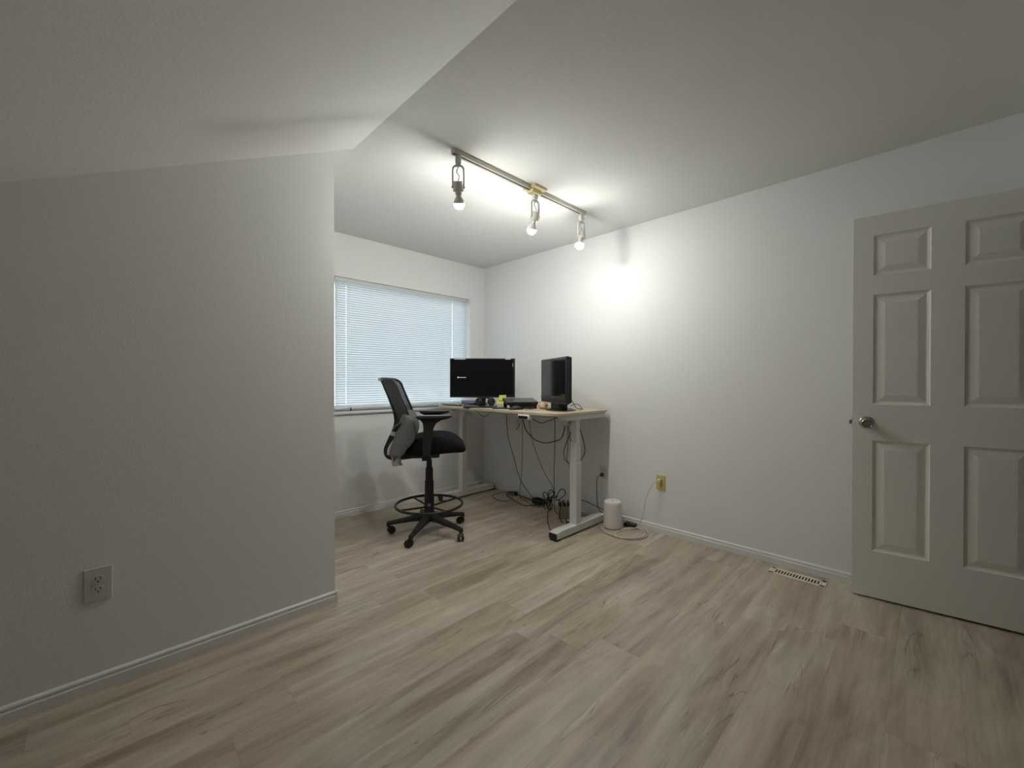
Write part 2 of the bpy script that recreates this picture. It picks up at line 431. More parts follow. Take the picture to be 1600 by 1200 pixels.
# open six-panel door
def make_door():
    E = Vector((2.95, 0.314, 0)); Hd = Vector((3.03, -0.30, 0)); t = (Hd-E).normalized()
    W_, T_, Z0, Z1 = 0.745, 0.035, 0.012, 2.066
    ang = math.atan2(t.y, t.x)
    # local frame: x along the door from free edge, y = into the wall side, z up
    root_m = T(E.x, E.y, 0) @ RZ(ang)
    cols = [(0.085, 0.306), (0.424, 0.645)]; rows = [(1.742, 1.958), (1.052, 1.640), (0.262, 0.858)]
    xs = sorted({0.0, W_, *[v for c in cols for v in c]}); zs = sorted({Z0, Z1, *[v for c in rows for v in c]})
    b = B()
    side = 1      # visible face at local y=0, thickness goes to +y side (towards the wall)
    def face(q): b.faces.new([b.verts.new(p) for p in q])
    for yy, dr in ((0.0, 1), (T_, -1)):
        for i in range(len(xs)-1):
            for j in range(len(zs)-1):
                x0, x1_, z0, z1 = xs[i], xs[i+1], zs[j], zs[j+1]
                if (x0, x1_) in cols and (z0, z1) in rows:
                    # ovolo down, flat groove, raised field
                    steps = [(0.0, 0.0), (0.004, 0.0045), (0.013, 0.009), (0.017, 0.0095), (0.020, 0.0088), (0.046, 0.0026), (0.049, 0.0022)]
                    prev = None
                    for ins, dep in steps:
                        y = yy + dr*dep
                        ring = [(x0+ins, y, z0+ins), (x1_-ins, y, z0+ins), (x1_-ins, y, z1-ins), (x0+ins, y, z1-ins)]
                        if prev:
                            for k in range(4): face([prev[k], prev[(k+1) % 4], ring[(k+1) % 4], ring[k]])
                        prev = ring
                    face(prev)
                else: face([(x0, yy, z0), (x1_, yy, z0), (x1_, yy, z1), (x0, yy, z1)])
    face([(0, 0, Z0), (0, T_, Z0), (0, T_, Z1), (0, 0, Z1)]); face([(W_, 0, Z0), (W_, T_, Z0), (W_, T_, Z1), (W_, 0, Z1)])
    face([(0, 0, Z0), (W_, 0, Z0), (W_, T_, Z0), (0, T_, Z0)]); face([(0, 0, Z1), (W_, 0, Z1), (W_, T_, Z1), (0, T_, Z1)])
    bmesh.ops.remove_doubles(b, verts=b.verts, dist=1e-5)
    o = obj('door_1', b, M['door'])
    # room face must look to -X: local +y maps to (-sin,cos) of ang
    ny = Vector((-math.sin(ang), math.cos(ang), 0))
    if ny.x < 0:   # +y would point into the room, so mirror
        for v in o.data.vertices: v.co.y = -v.co.y
        o.data.flip_normals()
        s = 1
    else: s = -1
    o.matrix_world = root_m
    struct(o)
    kz = 0.952
    km = T(0.060, 0, kz) @ (RX(-PI/2) if s > 0 else RX(PI/2))     # local z of the lathe points into the room
    b = B(); lathe(b, [(0.0, 0.0), (0.033, 0.0), (0.033, 0.004), (0.027, 0.009), (0.013, 0.011), (0.012, 0.034), (0.018, 0.040), (0.0265, 0.048),
                       (0.0285, 0.056), (0.0270, 0.064), (0.0215, 0.069), (0.0195, 0.066), (0.012, 0.065), (0.0, 0.0665)], 40, km)
    obj('door_knob', b, M['chrome'], o, auto=40)
    km2 = T(0.060, -s*T_, kz) @ (RX(PI/2) if s > 0 else RX(-PI/2))
    b = B(); lathe(b, [(0.0, 0.0), (0.033, 0.0), (0.033, 0.004), (0.013, 0.011), (0.012, 0.034), (0.0265, 0.048), (0.0285, 0.056), (0.0215, 0.067), (0.0, 0.068)], 32, km2)
    obj('door_knob', b, M['chrome'], o, auto=40)
    b = B(); y0 = -s*T_/2
    box(b, (-0.0015, y0-0.0125, kz-0.028), (0.0, y0+0.0125, kz+0.028)); box(b, (-0.013, y0-0.006, kz-0.011), (0, y0+0.006, kz+0.011), 0.002)
    obj('latch', b, M['steel'], o)
    for z in (0.22, 1.04, 1.84):
        b = B(); lathe(b, [(0.006, z-0.045), (0.006, z+0.045)], 12, T(W_+0.006, s*0.002, 0)); obj('hinge', b, M['steel'], o)
make_door()

# ------------------------------------------------------------ window blind
def make_blind():
    r = thing('window_blind', 'closed white mini blind of thin horizontal slats filling the window', 'blind', (1.437, YW+0.03, WZ0))
    w = 1.423; n = 54; pitch = 0.0201; z0 = 0.046
    holes = (0.098, 1.238)
    b = B()
    for i in range(n):
        z = z0 + i*pitch; tilt = -math.radians(50)
        pts = []
        K = 6
        for k in range(K+1):
            s = (k/K - 0.5)*0.0262; bow = 0.0036*(1-(2*k/K-1)**2)
            # slat cross-section, room edge high
            y = s*math.cos(tilt) - bow*math.sin(tilt)
            zz = s*math.sin(tilt) + bow*math.cos(tilt)
            pts.append((y, z+zz))
        xs = [0.0]
        for h in holes: xs += [h-0.0022, h+0.0022]
        xs.append(w); cols_ = [[b.verts.new((x, p[0], p[1])) for p in pts] for x in xs]
        for q in range(len(xs)-1):
            for k in range(K):
                if q % 2 == 1 and k in (2, 3): continue      # cord slot
                a, c = cols_[q], cols_[q+1]; b.faces.new([a[k], c[k], c[k+1], a[k+1]])
    o = obj('slats', b, M['slat'], r, smooth=True)
    b = B(); box(b, (-0.004, -0.014, WZ1-WZ0-0.030), (w+0.004, 0.014, WZ1-WZ0-0.001), 0.002); obj('headrail', b, M['white'], r)
    b = B(); box(b, (0, -0.011, 0.020), (w, 0.011, 0.029), 0.003); obj('bottom_rail', b, M['trim'], r)
    for x in holes:
        b = B()
        tube(b, [(x+0.004, -0.0125, 0.026), (x+0.004, -0.0125, WZ1-WZ0-0.03)], 0.0007, 6, smooth=False)
        obj('ladder_cord', b, M['trim'], r)
    b = B(); tube(b, [(0.125, -0.019, WZ1-WZ0-0.02), (0.127, -0.020, 0.5), (0.130, -0.020, 0.030)], 0.0012, 6); obj('pull_cord', b, M['trim'], r)
    b = B(); lathe(b, [(0.0, 0.032), (0.003, 0.03), (0.008, 0.003), (0.0, 0.002)], 12, T(0.130, -0.020, 0)); obj('cord_tassel', b, M['black'], r)
    b = B(); tube(b, [(0.008, -0.020, WZ1-WZ0-0.02), (0.008, -0.021, 0.80)], 0.0030, 6, smooth=False); obj('tilt_wand', b, M['trim'], r)
make_blind()

# ------------------------------------------------------------ standing desk
DXA, DXB, DYA, DYB, DZ = 2.36, 3.065, 1.925, 3.49, 0.937
def make_desk():
    r = thing('standing_desk', 'white legged standing desk with a pale wood top in the window corner', 'desk', ((DXA+DXB)/2, (DYA+DYB)/2, 0))
    ox, oy = (DXA+DXB)/2, (DYA+DYB)/2
    # top outline with rounded corners
    def rc(cx, cy, rad, a0): return [(cx+rad*math.cos(a0+i*PI/16), cy+rad*math.sin(a0+i*PI/16)) for i in range(9)]
    R1 = 0.13; R2 = 0.05
    x0, x1_, y0, y1 = DXA-ox, DXB-ox, DYA-oy, DYB-oy
    pts = rc(x1_-R2, y0+R2, R2, -PI/2) + rc(x1_-R2, y1-R2, R2, 0) + rc(x0+R1, y1-R1, R1, PI/2) + rc(x0+R1, y0+R1, R1, PI)
    b = B(); prism(b, pts, 2, DZ-0.022, DZ, 0.003); obj('tabletop', b, M['wood'], r)
    zt = DZ-0.0225
    b = B()
    for y in (1.965, 3.385):     # side brackets under the top
        yy = y-oy
        prism(b, [(2.44-ox, zt), (3.02-ox, zt), (2.98-ox, zt-0.038), (2.50-ox, zt-0.038)], 1, yy-0.03, yy+0.03, 0.002)
    for x in (2.58, 2.70): box(b, (x-ox-0.015, 1.99-oy, zt-0.034), (x-ox+0.015, 3.36-oy, zt-0.004), 0.002)
    obj('frame', b, M['white'], r)
    for yc, in ((1.965,), (3.385,)):
        yy = yc-oy; xc = 2.645-ox
        b = B(); box(b, (xc-0.032, yy-0.034, 0.066), (xc+0.032, yy+0.034, 0.545), 0.004); cl = obj('column', b, M['white'], r)
        b = B(); box(b, (xc-0.028, yy-0.030, 0.545), (xc+0.028, yy+0.030, 0.70), 0.003); obj('middle_stage', b, M['white'], cl)
        b = B(); box(b, (xc-0.024, yy-0.026, 0.70), (xc+0.024, yy+0.026, zt-0.036), 0.003); obj('upper_stage', b, M['white'], cl)
        b = B()
        prism(b, [(2.372-ox, 0.014), (3.05-ox, 0.014), (3.05-ox, 0.058), (2.95-ox, 0.068), (2.45-ox, 0.068), (2.372-ox, 0.060)], 1, yy-0.038, yy+0.038, 0.003)
        ft = obj('foot', b, M['white'], r)
        for xe, sg in ((2.372, -1), (3.05, 1)):
            b = B(); xa, xb = sorted((xe-ox+sg*0.004, xe-ox-sg*0.004))
            box(b, (xa, yy-0.037, 0.015), (xb, yy+0.037, 0.057), 0.002)
            box(b, (xe-ox-(0.05 if sg > 0 else 0), yy-0.03, 0.0), (xe-ox+(0.05 if sg < 0 else 0), yy+0.03, 0.014), 0.002)
            obj('end_cap', b, M['black'], ft)
        b = B(); box(b, (xc-0.05, yy+0.04 if yc < 2.5 else yy-0.09, zt-0.09), (xc+0.05, yy+0.09 if yc < 2.5 else yy-0.04, zt-0.037), 0.006)
        obj('motor_housing', b, M['white'], r)
    # control panel hanging from the front edge
    b = B(); box(b, (2.352-ox, 2.19-oy, DZ-0.060), (2.40-ox, 2.315-oy, DZ-0.0225), 0.010, 3); cp = obj('control_panel', b, M['trim'], r)
    b = B(); box(b, (2.349-ox, 2.203-oy, DZ-0.0545), (2.353-ox, 2.302-oy, DZ-0.033), 0.0015); obj('button_strip', b, M['bezel'], cp)
make_desk()

# ------------------------------------------------------------ drafting chair
def rrect(w, h, r, n=5, cy=0.0, cz=0.0):
    """rounded rectangle ring in y,z"""
    out = []; r = min(r, w*0.98, h*0.98)
    for cx, cz_, a0 in ((w-r, h-r, 0), (-(w-r), h-r, PI/2), (-(w-r), -(h-r), PI), (w-r, -(h-r), 1.5*PI)):
        for i in range(n): a = a0 + i*(PI/2)/(n-1); out.append((cy + cx + r*math.cos(a), cz + cz_ + r*math.sin(a)))
    return out

def make_chair():
    r = thing('office_chair', 'black mesh back drafting chair with foot ring facing the desk', 'chair', (1.823, 2.752, 0), math.radians(-35))
    # seat
    st = [(-0.190, 0.650, 0.690, 0.12), (-0.175, 0.630, 0.722, 0.165), (-0.14, 0.622, 0.750, 0.200), (-0.06, 0.622, 0.766, 0.235), (0.03, 0.632, 0.774, 0.245),
          (0.12, 0.642, 0.774, 0.245), (0.19, 0.645, 0.757, 0.24), (0.240, 0.642, 0.722, 0.222), (0.266, 0.650, 0.694, 0.195), (0.276, 0.662, 0.680, 0.16)]
    rings = []
    for u, zb, zt, w in st:
        ring = []
        for y, z in rrect(w, (zt-zb)/2, 0.045, 5):
            # waterfall sides: the top is slightly dished
            zz = z + (zt+zb)/2
            if z > 0: zz -= 0.012*max(0, 1-(y/w)**2)
            ring.append((u, y, zz))
        rings.append(ring)
    b = B(); loft(b, rings); obj('seat', b, M['blackfab'], r, smooth=True, sub=1)
    b = B(); box(b, (-0.13, -0.09, 0.592), (0.08, 0.09, 0.640), 0.012, 3); tube(b, [(0.0, -0.08, 0.61), (0.0, -0.20, 0.605)], 0.006, 8, smooth=False)
    box(b, (-0.02, -0.225, 0.598), (0.02, -0.19, 0.608), 0.003)
    obj('tilt_mechanism', b, M['black'], r, auto=40)
    # armrests
    for s in (-1, 1):
        b = B(); yc = s*0.262
        up = [(-0.040, 0.640), (0.014, 0.640), (0.020, 0.700), (0.028, 0.770), (0.036, 0.835), (0.055, 0.872), (0.090, 0.895), (0.150, 0.908), (0.150, 0.914), (-0.078, 0.914),
              (-0.078, 0.906), (-0.055, 0.898), (-0.038, 0.875), (-0.034, 0.835), (-0.036, 0.770), (-0.040, 0.700)]
        prism(b, up, 1, yc-0.016, yc+0.016, 0.003)
        box(b, (-0.045, min(yc, s*0.09)-0.01, 0.606), (0.020, max(yc, s*0.09)+0.01, 0.640), 0.006)
        ar = obj('armrest', b, M['blackmat'], r)
        b = B(); ring = []
        for u, hw, zc, hh in ((-0.088, 0.026, 0.921, 0.007), (-0.075, 0.038, 0.921, 0.011), (0.0, 0.043, 0.920, 0.012), (0.09, 0.041, 0.921, 0.0115), (0.15, 0.034, 0.922, 0.010), (0.166, 0.022, 0.922, 0.006)):
            ring.append([(u, yc+y, zc+z) for y, z in rrect(hw, hh*0.85, 0.005, 4)])
        loft(b, ring); obj('arm_pad', b, M['bezel2'], ar, smooth=True)
    # backrest: concave mesh panel
    prof = [(1.195, -0.352), (1.16, -0.338), (1.12, -0.322), (1.07, -0.302), (1.02, -0.281), (0.97, -0.260), (0.93, -0.246), (0.89, -0.238), (0.86, -0.236)]
    def wid(z): return 0.205 + 0.020*math.sin(PI*(1.2-z)/0.40) - (0.05*((0.93-z)/0.07)**2 if z < 0.93 else 0)
    def cv(z): return 0.105 if z > 0.9 else 0.105 - (0.9-z)*0.25
    N = 14
    b = B(); g = []
    for z, u in prof:
        row = []
        for i in range(N+1):
            t = 2*i/N-1; zz = z - 0.012*t**4*(1 if z > 1.15 else 0)
            row.append(b.verts.new((u + cv(z)*t*t, t*wid(z), zz)))
        g.append(row)
    for a, c in zip(g[:-1], g[1:]):
        for i in range(N): b.faces.new([a[i], a[i+1], c[i+1], c[i]])
    bk = obj('backrest', b, M['mesh'], r, smooth=True)
    so = bk.modifiers.new('solid', 'SOLIDIFY'); so.thickness = 0.003
    b = B()
    per = [(u + cv(z), wid(z), z) for z, u in prof[1:-1]] + [(prof[-1][1] + cv(prof[-1][0])*t*t, t*wid(prof[-1][0]), prof[-1][0]) for t in (0.85, 0.4, 0, -0.4, -0.85)]
    per += [(u + cv(z), -wid(z), z) for z, u in prof[1:-1][::-1]] + [(prof[0][1] + cv(1.19)*t*t, t*wid(1.19), 1.195-0.012*t**4) for t in (-0.9, -0.45, 0, 0.45, 0.9)]
    tube(b, per, 0.0085, 8, 4, closed=True)
    fr = obj('back_frame', b, M['bezel2'], r, smooth=True)
    # centre spine that sweeps down and under the seat
    sp = [(-0.362, 1.200), (-0.330, 1.120), (-0.292, 1.030), (-0.256, 0.940), (-0.243, 0.860), (-0.262, 0.780), (-0.292, 0.710), (-0.312, 0.655), (-0.300, 0.612), (-0.250, 0.600), (-0.16, 0.606), (-0.10, 0.612)]
    S = spline([(u, 0, z) for u, z in sp], 5); rings = []
    for i, p in enumerate(S):
        a = S[max(0, i-1)]; c = S[min(len(S)-1, i+1)]; d = (c-a).normalized(); nrm = Vector((-d.z, 0, d.x))
        t = i/(len(S)-1); hw = 0.016 + 0.022*min(1, t*2.2); th = 0.007 + 0.017*min(1, max(0, t-0.15)*3)
        rings.append([p + Vector((0, y, 0)) + nrm*q for y, q in ((-hw, -th), (-hw*1.02, 0), (-hw, th), (hw, th), (hw*1.02, 0), (hw, -th))])
    b = B(); loft(b, rings); obj('back_support', b, M['black'], r, auto=50)
    b = B()
    for s in (-1, 1): tube(b, [(-0.262, 0, 0.80), (-0.245, s*0.09, 0.83), (-0.170, s*0.19, 0.88)], 0.012, 8)
    obj('back_bracket', b, M['black'], r, smooth=True)
    b = B(); box(b, (-0.378, -0.03, 1.176), (-0.345, 0.03, 1.204), 0.006, 3); obj('top_cap', b, M['silver'], r)
    # pedestal
    b = B()
    lathe(b, [(0.026, 0.16), (0.037, 0.165), (0.038, 0.20), (0.0365, 0.285), (0.034, 0.30), (0.0335, 0.40), (0.029, 0.41), (0.0285, 0.50), (0.0215, 0.51), (0.0205, 0.565), (0.0, 0.567)], 32)
    ped = obj('pedestal', b, M['blackmat'], r, auto=35)
    b = B(); lathe(b, [(0.013, 0.56), (0.013, 0.60)], 20); obj('gas_piston', b, M['steel'], ped, smooth=True)
    b = B(); box(b, (-0.011, -0.0405, 0.213), (0.011, -0.036, 0.235)); obj('sticker', b, M['label'], ped).rotation_euler = (0, 0, 0)
    # foot ring
    b = B(); n = 48; R = 0.254
    tube(b, [(R*math.cos(2*PI*i/n), R*math.sin(2*PI*i/n), 0.222) for i in range(n)], 0.0105, 10, 1, closed=True)
    fr = obj('foot_ring', b, M['black'], r, smooth=True)
    for a in (20, 110, 200, 290):
        a = math.radians(a+12); b = B()
        tube(b, [(0.030*math.cos(a), 0.030*math.sin(a), 0.203), (R*math.cos(a), R*math.sin(a), 0.221)], 0.0075, 8, smooth=False)
        obj('spoke', b, M['black'], fr)
    # star base
    b = B(); lathe(b, [(0.0, 0.095), (0.045, 0.095), (0.052, 0.11), (0.050, 0.15), (0.040, 0.168), (0.0, 0.168)], 28); obj('hub', b, M['black'], r, auto=40)
    off = math.radians(-4 + 35)      # world angle -4 in the chair's own frame
    for k in range(5):
        a = off + k*2*PI/5
        rings = []
        for rr_, hw, zt, zb in ((0.035, 0.030, 0.150, 0.100), (0.10, 0.027, 0.140, 0.098), (0.20, 0.022, 0.118, 0.085), (0.29, 0.017, 0.098, 0.072), (0.316, 0.015, 0.094, 0.058), (0.323, 0.011, 0.088, 0.058)):
            rings.append([(rr_, y, z) for y, z in ((-hw, zb), (-hw, zt-0.012), (-hw*0.5, zt), (hw*0.5, zt), (hw, zt-0.012), (hw, zb))])
        b = B(); loft(b, rings, RZ(a)); lg = obj('leg', b, M['blackmat'], r)
        sw = a + 1.9 + 0.9*k
        cm = T(0.306*math.cos(a), 0.306*math.sin(a), 0) @ RZ(sw)
        b = B()
        lathe(b, [(0.006, 0.040), (0.006, 0.085)], 10, cm)
        for s in (-1, 1):
            lathe(b, [(0.0, 0.0), (0.020, 0.0), (0.0265, 0.003), (0.0275, 0.008), (0.0265, 0.015), (0.018, 0.017), (0.0, 0.017)], 24, cm @ T(0.018, s*0.0065, 0.0277) @ RX(-s*PI/2))
        # hood
        hd = [(0.018 + 0.0295*math.cos(t), 0.0277 + 0.0295*math.sin(t)) for t in [math.radians(v) for v in range(20, 201, 20)]]
        prism(b, hd, 1, -0.0055, 0.0055, 0, mtx=cm)
        obj('caster', b, M['black'], lg, auto=40)
make_chair()

# lumbar cushion strapped to the chair
def make_cushion():
    r = thing('lumbar_cushion', 'grey woven lumbar cushion strapped to the chair back', 'cushion', (1.823, 2.752, 0), math.radians(-35))
    prof = [(-0.172, 0.947), (-0.146, 0.946), (-0.120, 0.928), (-0.100, 0.895), (-0.090, 0.860), (-0.086, 0.815), (-0.088, 0.771), (-0.108, 0.728), (-0.132, 0.704), (-0.159, 0.679), (-0.182, 0.648), (-0.204, 0.622),
            (-0.230, 0.612), (-0.252, 0.622), (-0.252, 0.648), (-0.244, 0.675), (-0.230, 0.715), (-0.216, 0.750), (-0.206, 0.785), (-0.190, 0.820), (-0.180, 0.870), (-0.178, 0.915)]
    cu = sum(p[0] for p in prof)/len(prof); cz = sum(p[1] for p in prof)/len(prof)
    rings = []
    for y, sc_ in ((-0.250, 0.30), (-0.246, 0.72), (-0.230, 0.93), (-0.19, 1.0), (-0.06, 1.02), (0.06, 1.02), (0.19, 1.0), (0.230, 0.93), (0.246, 0.72), (0.250, 0.30)):
        ring = []
        for i, (u, z) in enumerate(prof):
            low = max(0.0, min(1.0, (0.80-z)/0.12))
            bend = 0.045*(y/0.2)**2 - 0.050
            # soft folds in the hanging lower half
            fold = 0.006*low*math.sin(z*95 + u*40 + y*9)
            ring.append((cu + (u-cu)*sc_ + bend + fold, y, cz + (z-cz)*(1-(1-sc_)*0.6)))
        rings.append(ring)
    b = B(); loft(b, rings); obj('pillow', b, M['greyfab'], r, smooth=True, sub=2)
    b = B()
    box(b, (-0.284, -0.062, 0.758), (-0.205, 0.062, 0.790), 0.006, 2, T(-0.245, 0, 0.775) @ RY(0.22) @ T(0.245, 0, -0.775))
    obj('strap', b, M['strap'], r)
    b = B(); rings = []
    for t in range(9):
        k = t/8; z = 0.735 - 0.115*k; u = -0.248 - 0.045*math.sin(k*1.9)
        rings.append([(u-0.016, -0.055, z), (u+0.012, -0.055, z), (u+0.012, -0.050, z), (u-0.016, -0.050, z)])
    loft(b, rings); obj('strap', b, M['strap'], r)
    for (u0, y0, lean, w, hgt) in ((-0.285, -0.05, 0.035, 0.014, 0.088), (-0.235, -0.06, 0.012, 0.028, 0.082)):
        b = B(); rings = []
        for t in range(8):
            k = t/7; z = 0.622 - hgt*k; u = u0 + lean*k + 0.006*math.sin(k*6); ww = w*(0.45 + 0.65*k)
            rings.append([(u-ww, y0, z), (u, y0-0.010*k, z), (u+ww, y0+0.004, z), (u, y0+0.008, z)])
        loft(b, rings); obj('strap_tail', b, M['strap'], r, smooth=True)
make_cushion()

# ------------------------------------------------------------ track light
def make_track():
    x0, x1_, Y = 1.377, 2.59, 1.848
    r = thing('track_light', 'cream ceiling track light carrying three lit bare bulb heads', 'light', (x0, Y, H))
    L = x1_-x0
    b = B()
    box(b, (0, -0.018, -0.024), (L, 0.018, 0.0), 0.0015)
    box(b, (0.002, -0.018, -0.026), (L-0.002, -0.012, -0.024)); box(b, (0.002, 0.012, -0.026), (L-0.002, 0.018, -0.024))
    obj('track', b, M['cream'], r)
    b = B(); box(b, (0.001, -0.0055, -0.0248), (L-0.001, 0.0055, -0.0242)); obj('track_slot', b, M['dark'], r)
    b = B()
    box(b, (0.605, -0.055, -0.016), (0.725, 0.055, 0.0), 0.004); box(b, (0.615, -0.027, -0.042), (0.700, 0.027, -0.014), 0.004)
    obj('junction_box', b, M['yellowed'], r)
    def head(x, rz, tilt, drop, k):
        m0 = T(x-x0, 0, 0) @ RZ(rz)
        zz = -0.024
        b = B(); box(b, (-0.016, -0.015, zz-0.048), (0.016, 0.015, zz), 0.004, 2, m0)
        box(b, (-0.011, -0.010, zz-0.058), (0.011, 0.010, zz-0.046), 0.003, 2, m0)
        ad = obj('lamp_head', b, M['white'], r)
        yt = zz-0.056; yb = yt-drop; hw = 0.030
        # flat-bar yoke
        path = [(-hw, yb), (-hw, yt-0.030), (-hw*0.93, yt-0.014), (-hw*0.6, yt-0.003), (0, yt), (hw*0.6, yt-0.003), (hw*0.93, yt-0.014), (hw, yt-0.030), (hw, yb)]
        P = spline([(x_, 0, z_) for x_, z_ in path], 4); rings = []
        for i, p in enumerate(P):
            a = P[max(0, i-1)]; c = P[min(len(P)-1, i+1)]; d = (c-a).normalized(); nr = Vector((-d.z, 0, d.x))
            rings.append([m0 @ (p + nr*q + Vector((0, y, 0))) for y, q in ((-0.006, -0.0042), (0.006, -0.0042), (0.006, 0.0042), (-0.006, 0.0042))])
        b = B(); loft(b, rings); obj('yoke', b, M['white'], ad)
        # socket pivots at the yoke foot; local z axis points down along the lamp
        pv = T(*(m0 @ Vector((0, 0, yb+0.006)))) @ Vector((0, 0, 1)).rotation_difference(Vector(tilt).normalized()).to_matrix().to_4x4()
        b = B()
        lathe(b, [(0.0, -0.032), (0.0215, -0.032), (0.0235, -0.030), (0.0255, 0.000), (0.0290, 0.012), (0.0300, 0.018), (0.027, 0.021), (0.019, 0.021), (0.017, 0.038), (0.014, 0.040), (0.0, 0.040)], 28, pv)
        obj('socket', b, M['cream'], ad, auto=40)
        for s in (-1, 1):
            b = B(); lathe(b, [(0.0, 0), (0.005, 0), (0.005, 0.008), (0.0, 0.009)], 10, m0 @ T(s*(hw-0.001), 0, yb+0.006) @ RY(s*PI/2))
            obj('pivot_screw', b, M['silver'], ad)
        top = pv @ Vector((0, 0, -0.03)); st = m0 @ Vector((0.004, 0, yt+0.002))
        b = B(); mp = (top+st)/2
        tube(b, [st, mp + (m0.to_3x3() @ Vector((-0.010, 0.006, 0.012))), mp + (m0.to_3x3() @ Vector((0.004, 0.004, -0.012))), top], 0.0028, 8)
        obj('cord', b, M['silver'], ad, smooth=True)
        b = B()
        lathe(b, [(0.0, 0.036), (0.0125, 0.036), (0.0145, 0.044), (0.0225, 0.056), (0.0285, 0.068), (0.0300, 0.078), (0.0296, 0.0795), (0.0, 0.0795)], 32, pv)
        obj('bulb_collar', b, M['white'], ad, auto=40)
        b = B()
        lathe(b, [(0.0, 0.0800), (0.0296, 0.0800), (0.0288, 0.089), (0.0255, 0.098), (0.0195, 0.1055), (0.0105, 0.1105), (0.0, 0.112)], 32, pv)
        obj('bulb', b, M['bulb'], ad, smooth=True)
    head(1.413, math.radians(-38), (0.34, 0.34, -0.90), 0.125, 0)
    head(2.043, math.radians(-10), (0.02, 0.37, -0.90), 0.112, 1)
    head(2.556, math.radians(-10), (-0.36, -0.08, -0.93), 0.112, 2)
make_track()

# ------------------------------------------------------------ outlets and floor vent
def outlet(label, loc, rz, w, h, mp, plugs=()):
    """local: +y is out of the wall"""
    r = thing('wall_outlet', label, 'outlet', loc, rz)
    b = B(); box(b, (-w/2, 0.0, -h/2), (w/2, 0.006, h/2), 0.0025); obj('cover_plate', b, mp, r)
    for s in (-1, 1):
        b = B(); lathe(b, [(0.0, 0.0), (0.0168, 0.0), (0.0165, 0.0085), (0.0, 0.0085)], 24, T(0, 0, s*0.0195) @ RX(-PI/2))
        rc = obj('receptacle', b, mp, r, auto=40)
        b = B()
        box(b, (-0.0078, 0.0080, s*0.0195-0.001), (-0.0052, 0.0088, s*0.0195+0.008)); box(b, (0.0052, 0.0080, s*0.0195-0.001), (0.0078, 0.0088, s*0.0195+0.008))
        lathe(b, [(0.0, 0), (0.003, 0), (0.003, 0.0008), (0, 0.0008)], 10, T(0, 0.008, s*0.0195-0.008) @ RX(-PI/2))
        obj('slots', b, M['dark'], rc)
    b = B(); lathe(b, [(0.0, 0), (0.003, 0), (0.0025, 0.0012), (0, 0.0014)], 12, T(0, 0.006, 0) @ RX(-PI/2)); obj('screw', b, M['steel'], r)
    return r
# left wall: out direction is -Y, so rotate by 180 degrees
outlet('white duplex wall outlet low on the near left wall', (-0.003, YL, 0.403), PI, 0.078, 0.126, mat('outlet ivory', (0.62, 0.62, 0.58), 0.35))
outlet('yellowed duplex wall outlet low on the right wall with a white cable', (XR, 1.482, 0.391), PI/2, 0.073, 0.116, M['brassy'])
outlet('grey duplex wall outlet in the shadow under the desk end', (XR, 2.000, 0.393), PI/2, 0.073, 0.110, M['greyplate'])

def vent():
    r = thing('floor_vent', 'ivory slotted floor vent by the right baseboard near the door', 'vent', (2.972, 0.571, 0))
    w, l = 0.096, 0.290
    b = B(); f = B()
    nrow = 15; y0 = -l/2+0.032; y1 = l/2-0.032; p = (y1-y0)/nrow
    pts = [(-w/2, -l/2), (w/2, -l/2), (w/2, l/2), (-w/2, l/2)]
    box(b, (-w/2, -l/2, 0), (w/2, y0, 0.006), 0.003); box(b, (-w/2, y1, 0), (w/2, l/2, 0.006), 0.003)
    box(b, (-w/2, -l/2+0.004, 0), (-0.027, l/2-0.004, 0.006), 0.0015); box(b, (0.027, -l/2+0.004, 0), (w/2, l/2-0.004, 0.006), 0.0015)
    for i in range(nrow+1): y = y0 + i*p; box(b, (-0.029, y-0.0035, 0.0005), (0.029, y+0.0035, 0.0058))
    obj('grille', b, M['vent'], r)
    b = B(); box(b, (-0.030, y0, 0.0002), (0.030, y1, 0.0012)); obj('damper', b, M['dark'], r)
vent()

